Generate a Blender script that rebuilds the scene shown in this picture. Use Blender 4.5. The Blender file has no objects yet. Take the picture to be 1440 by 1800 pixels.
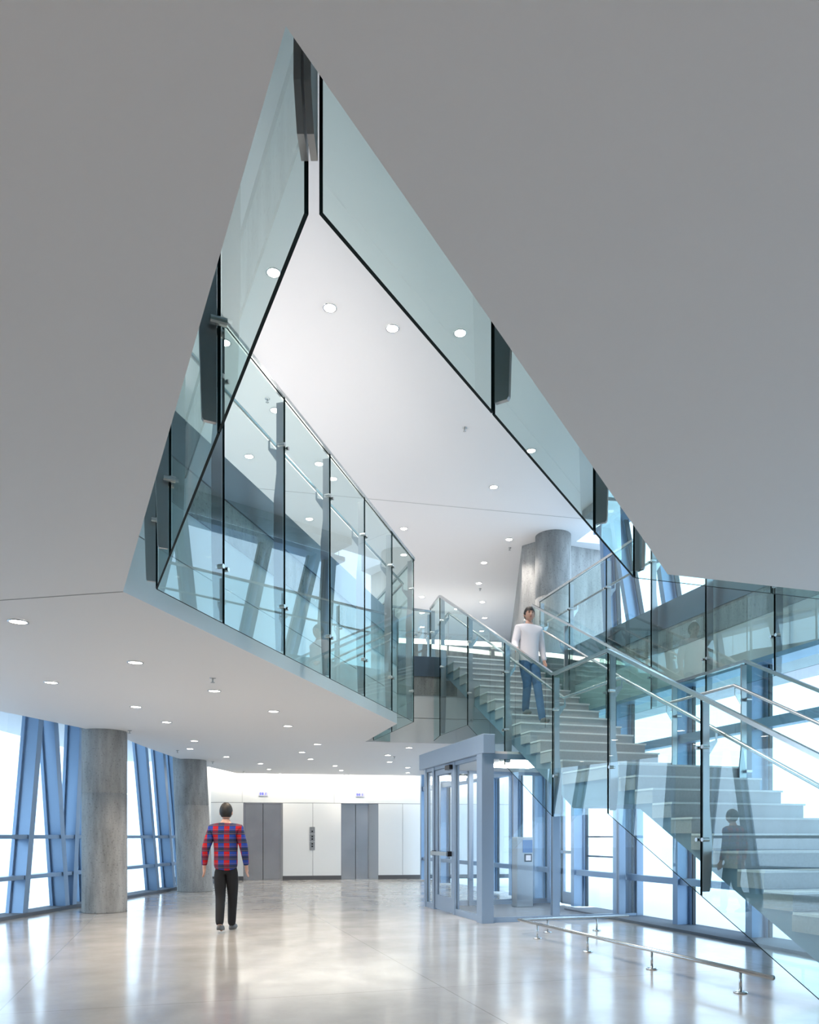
import bpy, bmesh, math, random
from mathutils import Vector, Matrix
from mathutils.geometry import tessellate_polygon
random.seed(4)
SC = bpy.context.scene
COL = SC.collection

# ------------------------------------------------------------------ camera, world, exposure
F = 1350.0; HX = 720.0; HY = 1471.0; EYE = 1.35      # focal length in pixels of the 1440x1800 frame, horizon, eye height
cam = bpy.data.cameras.new('camera'); camo = bpy.data.objects.new('camera', cam); COL.objects.link(camo)
cam.sensor_fit = 'VERTICAL'; cam.sensor_height = 36.0; cam.sensor_width = 28.8
cam.lens = F / 1800.0 * 36.0
cam.shift_y = (HY - 900.0) / 1800.0
cam.clip_end = 400
camo.location = (0, 0, EYE); camo.rotation_euler = (math.pi/2, 0, 0)
SC.camera = camo

W = bpy.data.worlds.new('overcast_sky'); SC.world = W; W.use_nodes = True
bg = W.node_tree.nodes['Background']
bg.inputs['Color'].default_value = (0.57, 0.79, 1.0, 1)
bg.inputs['Strength'].default_value = 2.6

SC.view_settings.view_transform = 'Standard'; SC.view_settings.look = 'None'
SC.view_settings.gamma = 1.0; SC.view_settings.use_curve_mapping = False
SC.view_settings.exposure = 0.50
cy = SC.cycles
cy.max_bounces = 6; cy.diffuse_bounces = 3; cy.glossy_bounces = 3; cy.transparent_max_bounces = 32
cy.use_adaptive_sampling = True; cy.adaptive_threshold = 0.06
cy.transmission_bounces = 8; cy.sample_clamp_indirect = 6.0; cy.use_denoising = True
cy.caustics_reflective = False; cy.caustics_refractive = False

# ------------------------------------------------------------------ materials
MATS = {}
def newmat(name):
    m = bpy.data.materials.new(name); m.use_nodes = True
    MATS[name] = m
    nt = m.node_tree
    return m, nt, nt.nodes['Principled BSDF']
def plain(name, col, rough=0.5, metal=0.0, var=0.0, scale=6.0, bump=0.0, spec=0.5, emit=None, estr=0.0):
    m, nt, b = newmat(name)
    b.inputs['Base Color'].default_value = (*col, 1); b.inputs['Roughness'].default_value = rough
    b.inputs['Metallic'].default_value = metal
    b.inputs['Specular IOR Level'].default_value = spec
    if emit:
        b.inputs['Emission Color'].default_value = (*emit, 1); b.inputs['Emission Strength'].default_value = estr
    if var > 0 or bump > 0:
        tc = nt.nodes.new('ShaderNodeTexCoord')
        n = nt.nodes.new('ShaderNodeTexNoise'); n.inputs['Scale'].default_value = scale; n.inputs['Detail'].default_value = 5
        nt.links.new(tc.outputs['Object'], n.inputs['Vector'])
        if var > 0:
            r = nt.nodes.new('ShaderNodeValToRGB')
            r.color_ramp.elements[0].position = 0.3; r.color_ramp.elements[1].position = 0.7
            r.color_ramp.elements[0].color = (*[max(0, c*(1-var)) for c in col], 1)
            r.color_ramp.elements[1].color = (*[min(1, c*(1+var)) for c in col], 1)
            nt.links.new(n.outputs['Fac'], r.inputs['Fac']); nt.links.new(r.outputs['Color'], b.inputs['Base Color'])
        if bump > 0:
            bp = nt.nodes.new('ShaderNodeBump'); bp.inputs['Strength'].default_value = bump; bp.inputs['Distance'].default_value = 0.02
            nt.links.new(n.outputs['Fac'], bp.inputs['Height']); nt.links.new(bp.outputs['Normal'], b.inputs['Normal'])
    return m
def glassmat(name, tint, r0=0.05, rough=0.0):
    m = bpy.data.materials.new(name); m.use_nodes = True; MATS[name] = m
    nt = m.node_tree
    for n in list(nt.nodes): nt.nodes.remove(n)
    out = nt.nodes.new('ShaderNodeOutputMaterial')
    tr = nt.nodes.new('ShaderNodeBsdfTransparent'); tr.inputs['Color'].default_value = (*tint, 1)
    gl = nt.nodes.new('ShaderNodeBsdfGlossy'); gl.inputs['Roughness'].default_value = rough
    gl.inputs['Color'].default_value = (0.93, 0.98, 1.0, 1)
    lw = nt.nodes.new('ShaderNodeLayerWeight'); lw.inputs['Blend'].default_value = 0.5
    p = nt.nodes.new('ShaderNodeMath'); p.operation = 'POWER'; p.inputs[1].default_value = 5.0
    ma = nt.nodes.new('ShaderNodeMath'); ma.operation = 'MULTIPLY_ADD'; ma.inputs[1].default_value = 1.0 - r0; ma.inputs[2].default_value = r0
    mx = nt.nodes.new('ShaderNodeMixShader')
    nt.links.new(lw.outputs['Facing'], p.inputs[0]); nt.links.new(p.outputs[0], ma.inputs[0])
    nt.links.new(ma.outputs[0], mx.inputs['Fac']); nt.links.new(tr.outputs[0], mx.inputs[1]); nt.links.new(gl.outputs[0], mx.inputs[2])
    nt.links.new(mx.outputs[0], out.inputs['Surface'])
    return m
M_WHITE = plain('white_plaster', (0.80, 0.79, 0.79), 0.6, spec=0.2)
M_PANEL = plain('white_panel', (0.82, 0.83, 0.82), 0.3, spec=0.4)
def conc_mat():
    m, nt, b = newmat('grey_concrete'); L = nt.links.new
    tc = nt.nodes.new('ShaderNodeTexCoord')
    mp = nt.nodes.new('ShaderNodeMapping'); mp.inputs['Scale'].default_value = (1, 1, 0.22); L(tc.outputs['Object'], mp.inputs['Vector'])
    n1 = nt.nodes.new('ShaderNodeTexNoise'); n1.inputs['Scale'].default_value = 5.0; n1.inputs['Detail'].default_value = 7; n1.inputs['Roughness'].default_value = 0.65; L(mp.outputs[0], n1.inputs['Vector'])
    n2 = nt.nodes.new('ShaderNodeTexNoise'); n2.inputs['Scale'].default_value = 34.0; n2.inputs['Detail'].default_value = 4; L(tc.outputs['Object'], n2.inputs['Vector'])
    r1 = nt.nodes.new('ShaderNodeValToRGB'); r1.color_ramp.elements[0].position = 0.3; r1.color_ramp.elements[1].position = 0.72
    r1.color_ramp.elements[0].color = (0.24, 0.245, 0.24, 1); r1.color_ramp.elements[1].color = (0.46, 0.46, 0.45, 1); L(n1.outputs['Fac'], r1.inputs['Fac'])
    r2 = nt.nodes.new('ShaderNodeValToRGB'); r2.color_ramp.elements[0].position = 0.30; r2.color_ramp.elements[1].position = 0.42
    r2.color_ramp.elements[0].color = (0.45, 0.45, 0.45, 1); r2.color_ramp.elements[1].color = (1, 1, 1, 1); L(n2.outputs['Fac'], r2.inputs['Fac'])
    mx = nt.nodes.new('ShaderNodeMix'); mx.data_type = 'RGBA'; mx.blend_type = 'MULTIPLY'; mx.inputs['Factor'].default_value = 0.6
    L(r1.outputs[0], mx.inputs[6]); L(r2.outputs[0], mx.inputs[7]); L(mx.outputs[2], b.inputs['Base Color'])
    bp = nt.nodes.new('ShaderNodeBump'); bp.inputs['Strength'].default_value = 0.2; bp.inputs['Distance'].default_value = 0.01
    L(n2.outputs['Fac'], bp.inputs['Height']); L(bp.outputs['Normal'], b.inputs['Normal'])
    b.inputs['Roughness'].default_value = 0.75; b.inputs['Specular IOR Level'].default_value = 0.25
    return m
M_CONC = conc_mat()
M_TREAD = plain('pale_tread_edge', (0.80, 0.81, 0.82), 0.4, var=0.04, scale=40, spec=0.3)
M_STEP = plain('pale_terrazzo', (0.44, 0.45, 0.47), 0.45, var=0.06, scale=40, spec=0.3)
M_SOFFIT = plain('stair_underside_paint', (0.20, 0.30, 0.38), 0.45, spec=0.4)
M_MULL = plain('blue_grey_aluminium', (0.27, 0.40, 0.58), 0.35, metal=0.25, spec=0.5)
M_VEST = plain('silver_aluminium', (0.32, 0.41, 0.53), 0.35, metal=0.3, spec=0.5)
M_GASK = plain('dark_gasket', (0.05, 0.065, 0.08), 0.4)
M_STEEL = plain('brushed_stainless', (0.62, 0.63, 0.63), 0.24, metal=1.0)
M_FIN = plain('satin_steel_fin', (0.46, 0.47, 0.48), 0.34, metal=0.9)
M_DOORST = plain('lift_door_steel', (0.56, 0.58, 0.62), 0.25, metal=1.0, var=0.08, scale=1.5)
M_CHAN = plain('dark_steel_channel', (0.13, 0.16, 0.19), 0.3, metal=0.6)
M_EDGE = plain('dark_glass_edge', (0.008, 0.018, 0.02), 0.5, spec=0.08)
M_JOINT = plain('ceiling_joint_filler', (0.40, 0.40, 0.40), 0.7)
M_DARK = plain('dark_grey_plinth', (0.10, 0.10, 0.105), 0.4)
M_GRILLE = plain('slate_floor_trim', (0.16, 0.19, 0.23), 0.75, spec=0.1)
M_BLACK = plain('black_plastic', (0.015, 0.015, 0.018), 0.3)
M_GLASS = glassmat('teal_tinted_glass', (0.81, 0.95, 0.935), 0.12)
M_PANE = glassmat('clear_window_glass', (0.94, 0.97, 0.985), 0.07)
M_LAMP = plain('downlight_lens', (1, 1, 1), 0.4, emit=(1.0, 0.95, 0.88), estr=14.0)
M_BURST = plain('bright_downlight_lens', (1, 1, 1), 0.4, emit=(1.0, 0.96, 0.90), estr=45.0)
M_COVE = plain('cove_tube', (1, 1, 1), 0.4, emit=(1.0, 0.93, 0.80), estr=6.0)
for _m in (M_LAMP, M_BURST, M_COVE): _m.cycles.emission_sampling = 'NONE'
M_LEDGE = plain('ledge_tube', (1, 1, 1), 0.4, emit=(1.0, 0.93, 0.80), estr=5.0)
M_SNOW = plain('pale_outdoor_paving', (0.72, 0.74, 0.76), 0.8)
M_LCD = plain('indicator_face', (0.55, 0.55, 0.60), 0.3, emit=(0.65, 0.68, 0.95), estr=0.1)
M_DIGIT = plain('blue_digits', (0.02, 0.03, 0.6), 0.4, emit=(0.03, 0.05, 0.9), estr=0.6)
M_SCREEN = plain('terminal_screen', (0.03, 0.07, 0.16), 0.1, emit=(0.05, 0.12, 0.3), estr=0.5)
for _m in (M_LEDGE, M_LCD, M_DIGIT, M_SCREEN): _m.cycles.emission_sampling = 'NONE'
M_SKIN = plain('skin', (0.62, 0.36, 0.27), 0.5)
M_HAIR = plain('dark_hair', (0.02, 0.017, 0.015), 0.55, var=0.3, scale=40)
M_SHIRT = plain('white_shirt_cloth', (0.82, 0.79, 0.83), 0.8, bump=0.1, scale=18)
M_JEANS = plain('blue_denim', (0.045, 0.12, 0.25), 0.85, var=0.25, scale=14)
M_TROUS = plain('black_trouser_cloth', (0.012, 0.012, 0.014), 0.85, bump=0.1, scale=18)
M_SHOE = plain('grey_shoe_leather', (0.10, 0.10, 0.10), 0.5)

def floor_mat():
    m, nt, b = newmat('polished_concrete')
    tc = nt.nodes.new('ShaderNodeTexCoord')
    n1 = nt.nodes.new('ShaderNodeTexNoise'); n1.inputs['Scale'].default_value = 0.9; n1.inputs['Detail'].default_value = 8; n1.inputs['Roughness'].default_value = 0.62
    r1 = nt.nodes.new('ShaderNodeValToRGB')
    r1.color_ramp.elements[0].position = 0.32; r1.color_ramp.elements[0].color = (0.41, 0.395, 0.375, 1)
    r1.color_ramp.elements[1].position = 0.68; r1.color_ramp.elements[1].color = (0.55, 0.535, 0.51, 1)
    mp = nt.nodes.new('ShaderNodeMapping'); mp.inputs['Rotation'].default_value = (0, 0, math.radians(-17)); mp.inputs['Location'].default_value = (1.3, 0.7, 0)
    br = nt.nodes.new('ShaderNodeTexBrick'); br.offset = 0.0
    br.inputs['Color1'].default_value = (1, 1, 1, 1); br.inputs['Color2'].default_value = (1, 1, 1, 1); br.inputs['Mortar'].default_value = (0.72, 0.71, 0.70, 1)
    br.inputs['Scale'].default_value = 1.0; br.inputs['Mortar Size'].default_value = 0.006; br.inputs['Brick Width'].default_value = 3.6; br.inputs['Row Height'].default_value = 3.6
    mul = nt.nodes.new('ShaderNodeMix'); mul.data_type = 'RGBA'; mul.blend_type = 'MULTIPLY'; mul.inputs['Factor'].default_value = 1.0
    L = nt.links.new
    L(tc.outputs['Object'], n1.inputs['Vector']); L(n1.outputs['Fac'], r1.inputs['Fac'])
    L(tc.outputs['Object'], mp.inputs['Vector']); L(mp.outputs['Vector'], br.inputs['Vector'])
    L(r1.outputs['Color'], mul.inputs[6]); L(br.outputs['Color'], mul.inputs[7]); L(mul.outputs[2], b.inputs['Base Color'])
    n2 = nt.nodes.new('ShaderNodeTexNoise'); n2.inputs['Scale'].default_value = 2.2; n2.inputs['Detail'].default_value = 6
    mr = nt.nodes.new('ShaderNodeMapRange'); mr.inputs['From Min'].default_value = 0.3; mr.inputs['From Max'].default_value = 0.7
    mr.inputs['To Min'].default_value = 0.12; mr.inputs['To Max'].default_value = 0.20
    L(tc.outputs['Object'], n2.inputs['Vector']); L(n2.outputs['Fac'], mr.inputs['Value']); L(mr.outputs['Result'], b.inputs['Roughness'])
    bp = nt.nodes.new('ShaderNodeBump'); bp.inputs['Strength'].default_value = 0.007; bp.inputs['Distance'].default_value = 0.02
    L(n2.outputs['Fac'], bp.inputs['Height']); L(bp.outputs['Normal'], b.inputs['Normal'])
    b.inputs['Specular IOR Level'].default_value = 0.45
    b.inputs['Coat Weight'].default_value = 0.1; b.inputs['Coat Roughness'].default_value = 0.10
    return m
M_FLOOR = floor_mat()

def plaid_mat():
    m, nt, b = newmat('plaid_flannel')
    L = nt.links.new
    tc = nt.nodes.new('ShaderNodeTexCoord'); sp = nt.nodes.new('ShaderNodeSeparateXYZ'); L(tc.outputs['Object'], sp.inputs[0])
    def stripe(out, scale, thr):
        a = nt.nodes.new('ShaderNodeMath'); a.operation = 'MULTIPLY'; a.inputs[1].default_value = scale; L(out, a.inputs[0])
        s = nt.nodes.new('ShaderNodeMath'); s.operation = 'SINE'; L(a.outputs[0], s.inputs[0])
        g = nt.nodes.new('ShaderNodeMath'); g.operation = 'GREATER_THAN'; g.inputs[1].default_value = thr; L(s.outputs[0], g.inputs[0])
        return g.outputs[0]
    sx = stripe(sp.outputs['X'], 2*math.pi/0.16, 0.1); sz = stripe(sp.outputs['Z'], 2*math.pi/0.12, 0.0)
    thin = stripe(sp.outputs['Z'], 2*math.pi/0.06, 0.93)
    def mix(fac, c1, c2):
        x = nt.nodes.new('ShaderNodeMix'); x.data_type = 'RGBA'
        L(fac, x.inputs['Factor'])
        for idx, c in ((6, c1), (7, c2)):
            if isinstance(c, tuple): x.inputs[idx].default_value = (*c, 1)
            else: L(c, x.inputs[idx])
        return x.outputs[2]
    a = mix(sz, (0.02, 0.035, 0.09), (0.02, 0.06, 0.36)); c = mix(sz, (0.16, 0.02, 0.05), (0.55, 0.008, 0.015))
    d = mix(sx, a, c); e = mix(thin, d, (0.16, 0.12, 0.16))
    L(e, b.inputs['Base Color']); b.inputs['Roughness'].default_value = 0.9
    return m
M_PLAID = plaid_mat()

# ------------------------------------------------------------------ builders
ORG = {}
def lab(o, label, cat=None, group=None, kind=None):
    o['label'] = label
    if cat: o['category'] = cat
    if group: o['group'] = group
    if kind: o['kind'] = kind
    return o
def thing(name, label, cat, loc, group=None, kind=None):
    o = bpy.data.objects.new(name, None); o.empty_display_size = 0.1; COL.objects.link(o)
    o.location = loc; ORG[o] = Vector(loc)
    if label: lab(o, label, cat, group, kind)
    elif kind: o['kind'] = kind
    return o
def mk(name, verts, faces, mats, parent=None, midx=None, smooth=False):
    me = bpy.data.meshes.new(name)
    org = ORG[parent] if parent is not None else Vector((0, 0, 0))
    me.from_pydata([Vector(v) - org for v in verts], [], faces)
    if not isinstance(mats, (list, tuple)): mats = [mats]
    for m in mats: me.materials.append(m)
    if midx: 
        for p, i in zip(me.polygons, midx): p.material_index = i
    if smooth:
        for p in me.polygons: p.use_smooth = True
    me.update()
    o = bpy.data.objects.new(name, me); COL.objects.link(o)
    ORG[o] = org
    if parent is not None: o.parent = parent
    return o
def struct(o): o['kind'] = 'structure'; return o
def boxdata(c, ax, ay, az):
    c = Vector(c); v = []
    for sz in (-1, 1):
        for sx, sy in ((-1, -1), (1, -1), (1, 1), (-1, 1)):
            v.append(c + ax*sx + ay*sy + az*sz)
    f = [(0, 3, 2, 1), (4, 5, 6, 7), (0, 1, 5, 4), (1, 2, 6, 5), (2, 3, 7, 6), (3, 0, 4, 7)]
    return v, f
def bar(name, p, q, w, h, mat, parent=None, side=None):
    """box from p to q, w wide across (along side if given) and h deep"""
    p, q = Vector(p), Vector(q); d = (q - p)
    dn = d.normalized()
    if side is None:
        side = dn.cross(Vector((0, 0, 1)))
        if side.length < 1e-3: side = Vector((1, 0, 0))
    s = (Vector(side) - dn*dn.dot(Vector(side))).normalized(); u = dn.cross(s).normalized()
    v, f = boxdata((p + q)/2, s*w/2, u*h/2, d/2)
    return mk(name, v, f, mat, parent)
def bevbox(name, c, ax, ay, az, bev, mat, parent=None, segs=2):
    v, f = boxdata(c, ax, ay, az)
    bm = bmesh.new(); vs = [bm.verts.new(x) for x in v]
    for ff in f: bm.faces.new([vs[i] for i in ff])
    bmesh.ops.recalc_face_normals(bm, faces=bm.faces)
    bmesh.ops.bevel(bm, geom=list(bm.edges), offset=bev, segments=segs, affect='EDGES', profile=0.5)
    bm.verts.index_update()
    o = mk(name, [x.co.copy() for x in bm.verts], [[x.index for x in ff.verts] for ff in bm.faces], mat, parent)
    bm.free(); return o
def prism(name, loops, z0, z1, mat, parent=None):
    """loops: outer 2D loop then holes; flat top and bottom"""
    pts = [p for l in loops for p in l]; n = len(pts)
    tris = tessellate_polygon([[Vector((x, y, 0)) for x, y in l] for l in loops])
    v = [(x, y, z0) for x, y in pts] + [(x, y, z1) for x, y in pts]
    f = []
    for a, b, c in tris:
        ar = (pts[b][0]-pts[a][0])*(pts[c][1]-pts[a][1]) - (pts[b][1]-pts[a][1])*(pts[c][0]-pts[a][0])
        if ar < 0: b, c = c, b
        f.append((c, b, a)); f.append((a+n, b+n, c+n))
    k = 0
    for l in loops:
        m = len(l)
        for i in range(m): f.append((k+i, k+(i+1) % m, k+(i+1) % m+n, k+i+n))
        k += m
    return mk(name, v, f, mat, parent)
def plate(name, poly3, off, mat, parent=None, midx=None, mats=None):
    """flat polygon given by 3D points, thickened by +-off"""
    n = len(poly3); off = Vector(off)
    v = [Vector(p) + off for p in poly3] + [Vector(p) - off for p in poly3]
    f = [tuple(range(n)), tuple(range(2*n-1, n-1, -1))] + [(i, i+n, (i+1) % n+n, (i+1) % n) for i in range(n)]
    return mk(name, v, f, mats or mat, parent, midx)
def pane(parent, a, b, c, d, nrm, th=0.012, mat=None, edge=None, name='glass_pane'):
    off = Vector(nrm).normalized()*th/2
    P4 = [Vector(x) for x in (a, b, c, d)]
    v = [x + off for x in P4] + [x - off for x in P4] + P4        # one clear sheet in the middle of a solid dark-edged rim
    f = [(8, 9, 10, 11)] + [(i, i+4, (i+1) % 4+4, (i+1) % 4) for i in range(4)]
    return mk(name, v, f, [mat or M_GLASS, edge or M_EDGE], parent, [0, 1, 1, 1, 1])
def tube(name, pts, r, mat, parent=None, n=12, caps=True):
    pts = [Vector(p) for p in pts]; rings = []
    m = len(pts)
    for i, p in enumerate(pts):
        d1 = (pts[i] - pts[i-1]).normalized() if i > 0 else (pts[1] - pts[0]).normalized()
        d2 = (pts[i+1] - pts[i]).normalized() if i < m-1 else d1
        t = (d1 + d2).normalized(); k = 1.0/max(0.35, t.dot(d1))
        up = Vector((0, 0, 1)) if abs(d1.z) < 0.95 else Vector((0, 1, 0))
        s = d1.cross(up).normalized(); u = s.cross(d1).normalized()
        ring = []
        for j in range(n):
            a = 2*math.pi*j/n
            q = s*math.cos(a)*r + u*math.sin(a)*r
            q = q - d1*(q.dot(t)/t.dot(d1))
            ring.append(p + q)
        rings.append(ring)
    v = [x for rg in rings for x in rg]; f = []
    for i in range(m-1):
        for j in range(n): f.append((i*n+j, i*n+(j+1) % n, (i+1)*n+(j+1) % n, (i+1)*n+j))
    if caps: f.append(tuple(range(n-1, -1, -1))); f.append(tuple((m-1)*n+j for j in range(n)))
    return mk(name, v, f, mat, parent, smooth=True)
def lathe(name, c, prof, mat, parent=None, n=24, midx=None, mats=None, smooth=True):
    c = Vector(c); v = []; f = []
    for r, z in prof:
        for j in range(n):
            a = 2*math.pi*j/n; v.append(c + Vector((r*math.cos(a), r*math.sin(a), z)))
    mi = []
    for i in range(len(prof)-1):
        for j in range(n):
            f.append((i*n+j, i*n+(j+1) % n, (i+1)*n+(j+1) % n, (i+1)*n+j)); mi.append(midx[i] if midx else 0)
    f.append(tuple(range(n-1, -1, -1))); mi.append(0); f.append(tuple((len(prof)-1)*n+j for j in range(n))); mi.append(0)
    return mk(name, v, f, mats or mat, parent, mi, smooth)
def v3(p, z): return Vector((p[0], p[1], z))
def ray(x): return (x - HX)/F
ORD = ['first', 'second', 'third', 'fourth', 'fifth', 'sixth', 'seventh', 'eighth', 'ninth', 'tenth', 'eleventh', 'twelfth', 'thirteenth',
       'fourteenth', 'fifteenth', 'sixteenth', 'seventeenth', 'eighteenth', 'nineteenth', 'twentieth', 'twenty-first', 'twenty-second',
       'twenty-third', 'twenty-fourth', 'twenty-fifth', 'twenty-sixth', 'twenty-seventh', 'twenty-eighth', 'twenty-ninth', 'thirtieth']

# ------------------------------------------------------------------ key plan geometry (x right, y away from the viewer)
ZS = 3.25            # underside of the upper floor
ZF = 4.95            # upper floor level
ZC = 8.0             # upper ceiling
DU = Vector((-0.29, 0.957, 0)).normalized(); DR = Vector((DU.y, -DU.x, 0))      # up the stair / to its right, also along and across the right facade
S0 = Vector((2.55, 9.35, 0)); SW = 1.80
A = (-0.29, 1.80); R1 = (1.87, 5.56); R2 = (5.67, 6.69); W2 = (2.83, 15.8); FE = (0.97, 15.70); GE = (-0.887, 15.36); TE = (-0.21, 12.90); LE = (-2.22, 5.95)
OPEN = [A, R1, R2, W2, FE, GE, TE, LE]
def facx(y, x0=4.85, y0=9.54): return x0 + 0.303*(y0 - y)          # lower right facade
def upx(y): return 3.95 + 0.303*(16 - y)                           # upper right facade

# ------------------------------------------------------------------ setting: floor, ceilings, slabs, walls
o = prism('floor', [[(-9.5, -6), (facx(-6)+0.3, -6), (facx(26)+0.3, 26.2), (-9.5, 26.2)]], -0.25, 0.0, M_FLOOR); struct(o)
o = prism('ground_outside', [[(-90, -60), (90, -60), (90, 120), (-90, 120)]], -0.9, -0.3, M_SNOW); struct(o)
lab(o, 'pale open paving outside the glass walls')
left_edge = [(-8.5, 4), (-6.19, 11.6), (-5.72, 13.4), (-5.50, 14.7), (-5.58, 15.9), (-5.62, 18.2), (-5.50, 20.5), (-5.2, 22.75)]
# the opening is cut out of the slab as one concave outline (its right side is open to the stair and the walkway)
near = [(-9.3, -6), (upx(-6), -6), (upx(5), 5.0), (R2[0]+0.51, 5.0), R2, R1, A, LE, TE, GE, FE, (W2[0], 15.8), (facx(24.2)+0.2, 24.2), (1.8, 24.15), (-5.2, 22.95)] + left_edge[::-1] + [(-9.3, 3)]
ceiling = prism('ceiling_ground', [near], ZS, 3.75, M_WHITE); struct(ceiling)
near2 = [(-9.3, -6), (upx(-6), -6), (upx(5), 5.0), (R2[0]+0.51, 5.0), R2, R1, A, LE, TE, GE, FE, (W2[0], 15.8), (facx(25.7)+0.6, 25.7), (-9.3, 24.5)]
slab = prism('floor_upper', [near2], 3.76, ZF-0.02, M_WHITE); struct(slab)
# walkway strip along the right facade
wk = [R2, W2, (upx(16.6), 16.6), (upx(5.0)+0.3, 5.0), (R2[0]+0.51, 5.0)]
walk = prism('floor_walkway', [wk], 3.60, ZF-0.025, M_WHITE); struct(walk)
# slab edge: concrete band and dark steel channel on every side of the opening
def edge_bands(pts, parent, zc=4.22):
    for i in range(len(pts)-1):
        p, q = Vector((*pts[i], 0)), Vector((*pts[i+1], 0)); d = (q-p).normalized(); nrm = Vector((-d.y, d.x, 0))
        for nm, za, zb, off, m in (('slab_edge', zc, 4.60, 0.012, M_CONC), ('edge_channel', 4.60, ZF+0.05, 0.03, M_CHAN)):
            a, b = p + nrm*(off/2), q + nrm*(off/2)
            v, f = boxdata((a+b)/2 + Vector((0, 0, (za+zb)/2)), (b-a)/2, nrm*off/2, Vector((0, 0, (zb-za)/2)))
            mk(nm, v, f, m, parent)
edge_bands([A, R1], slab); edge_bands([R1, R2], slab)
edge_bands([R2, W2], walk, 4.25)
edge_bands([FE, GE, TE, LE, A], slab)
# thin control joint in the near ceiling running from the corner of the opening
bar('ceiling_joint', (LE[0], LE[1], ZS-0.001), (-8.6, 7.25, ZS-0.001), 0.010, 0.004, M_JOINT, ceiling)

ceil_up = prism('ceiling_upper', [[(-9.3, -6), (upx(-6)+0.2, -6), (upx(17.3)+0.2, 17.3), (4.6, 17.5), (4.6, 26.5), (-9.3, 26.5)]], ZC, ZC+0.4, M_WHITE); struct(ceil_up)
bar('ceiling_joint', (-5.5, 14.1, ZC-0.001), (3.6, 16.05, ZC-0.001), 0.012, 0.004, M_JOINT, ceil_up)

for nm, pts, z0, z1 in (('wall_rear', [(-9.4, -6.2), (10.8, -6.2), (10.8, -6.0), (-9.4, -6.0)], 0, ZC+0.4),
                        ('wall_back_upper', [(-9.4, 26.0), (4.6, 26.0), (4.6, 26.2), (-9.4, 26.2)], ZF, ZC)):
    struct(prism(nm, [pts], z0, z1, M_WHITE))

struct(prism('wall_left_near', [[(-9.5, -6), (-9.3, -6), (-8.6, 2.6), (-8.8, 2.6)]], 0, ZC+0.4, M_WHITE))

# ------------------------------------------------------------------ lift lobby wall at the far end
WB0 = Vector((-7.5, 23.36, 0)); WD = Vector((4.14, 0.70, 0)).normalized(); WN = Vector((WD.y, -WD.x, 0))     # WN faces the viewer
def wallt(x):      # parameter along the lobby wall seen at picture column x
    k = ray(x); return (k*WB0.y - WB0.x)/(WD.x - k*WD.y)
def wp(t, z, out=0.0): return WB0 + WD*t + WN*out + Vector((0, 0, z))
def wbox(name, t0, t1, z0, z1, o0, o1, mat, parent=None):
    c = wp((t0+t1)/2, (z0+z1)/2, (o0+o1)/2)
    v, f = boxdata(c, WD*abs(t1-t0)/2, WN*abs(o1-o0)/2, Vector((0, 0, (z1-z0)/2)))
    return mk(name, v, f, mat, parent)
TD = [wallt(428), wallt(497), wallt(600), wallt(665)]
TEND = 11.3; DH = 2.41
wb = thing('wall_back', None, None, (0, 0, 0), kind='structure')
for t0, t1 in ((0, TD[0]), (TD[1], TD[2]), (TD[3], TEND)):
    wbox('wall_body', t0, t1, 0, DH, -0.35, -0.012, M_DARK, wb)
wbox('wall_body', 0, TEND, DH, 3.7, -0.35, -0.012, M_DARK, wb)
cuts = [(0, 1.2), (1.2, TD[0]), (TD[1], wallt(550)), (wallt(550), TD[2]), (TD[3], wallt(708)), (wallt(708), wallt(752)), (wallt(752), wallt(800)), (wallt(800), wallt(850)), (wallt(850), wallt(905)), (wallt(905), TEND)]
for t0, t1 in cuts: wbox('wall_panel', t0+0.005, t1-0.005, 0.13, DH-0.006, -0.012, 0.0, M_PANEL, wb)
for t0, t1 in ((0, 2.36), (2.36, 5.2), (5.2, 8.0), (8.0, TEND)): wbox('wall_panel', t0+0.003, t1-0.003, DH+0.006, 3.6, -0.012, 0.0, M_PANEL, wb)
bb = thing('baseboard_back', None, None, (0, 0, 0), kind='structure')
for t0, t1 in ((0, TD[0]), (TD[1], TD[2]), (TD[3], TEND)): wbox('baseboard_strip', t0, t1, 0, 0.125, -0.012, 0.012, M_DARK, bb)
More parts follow.
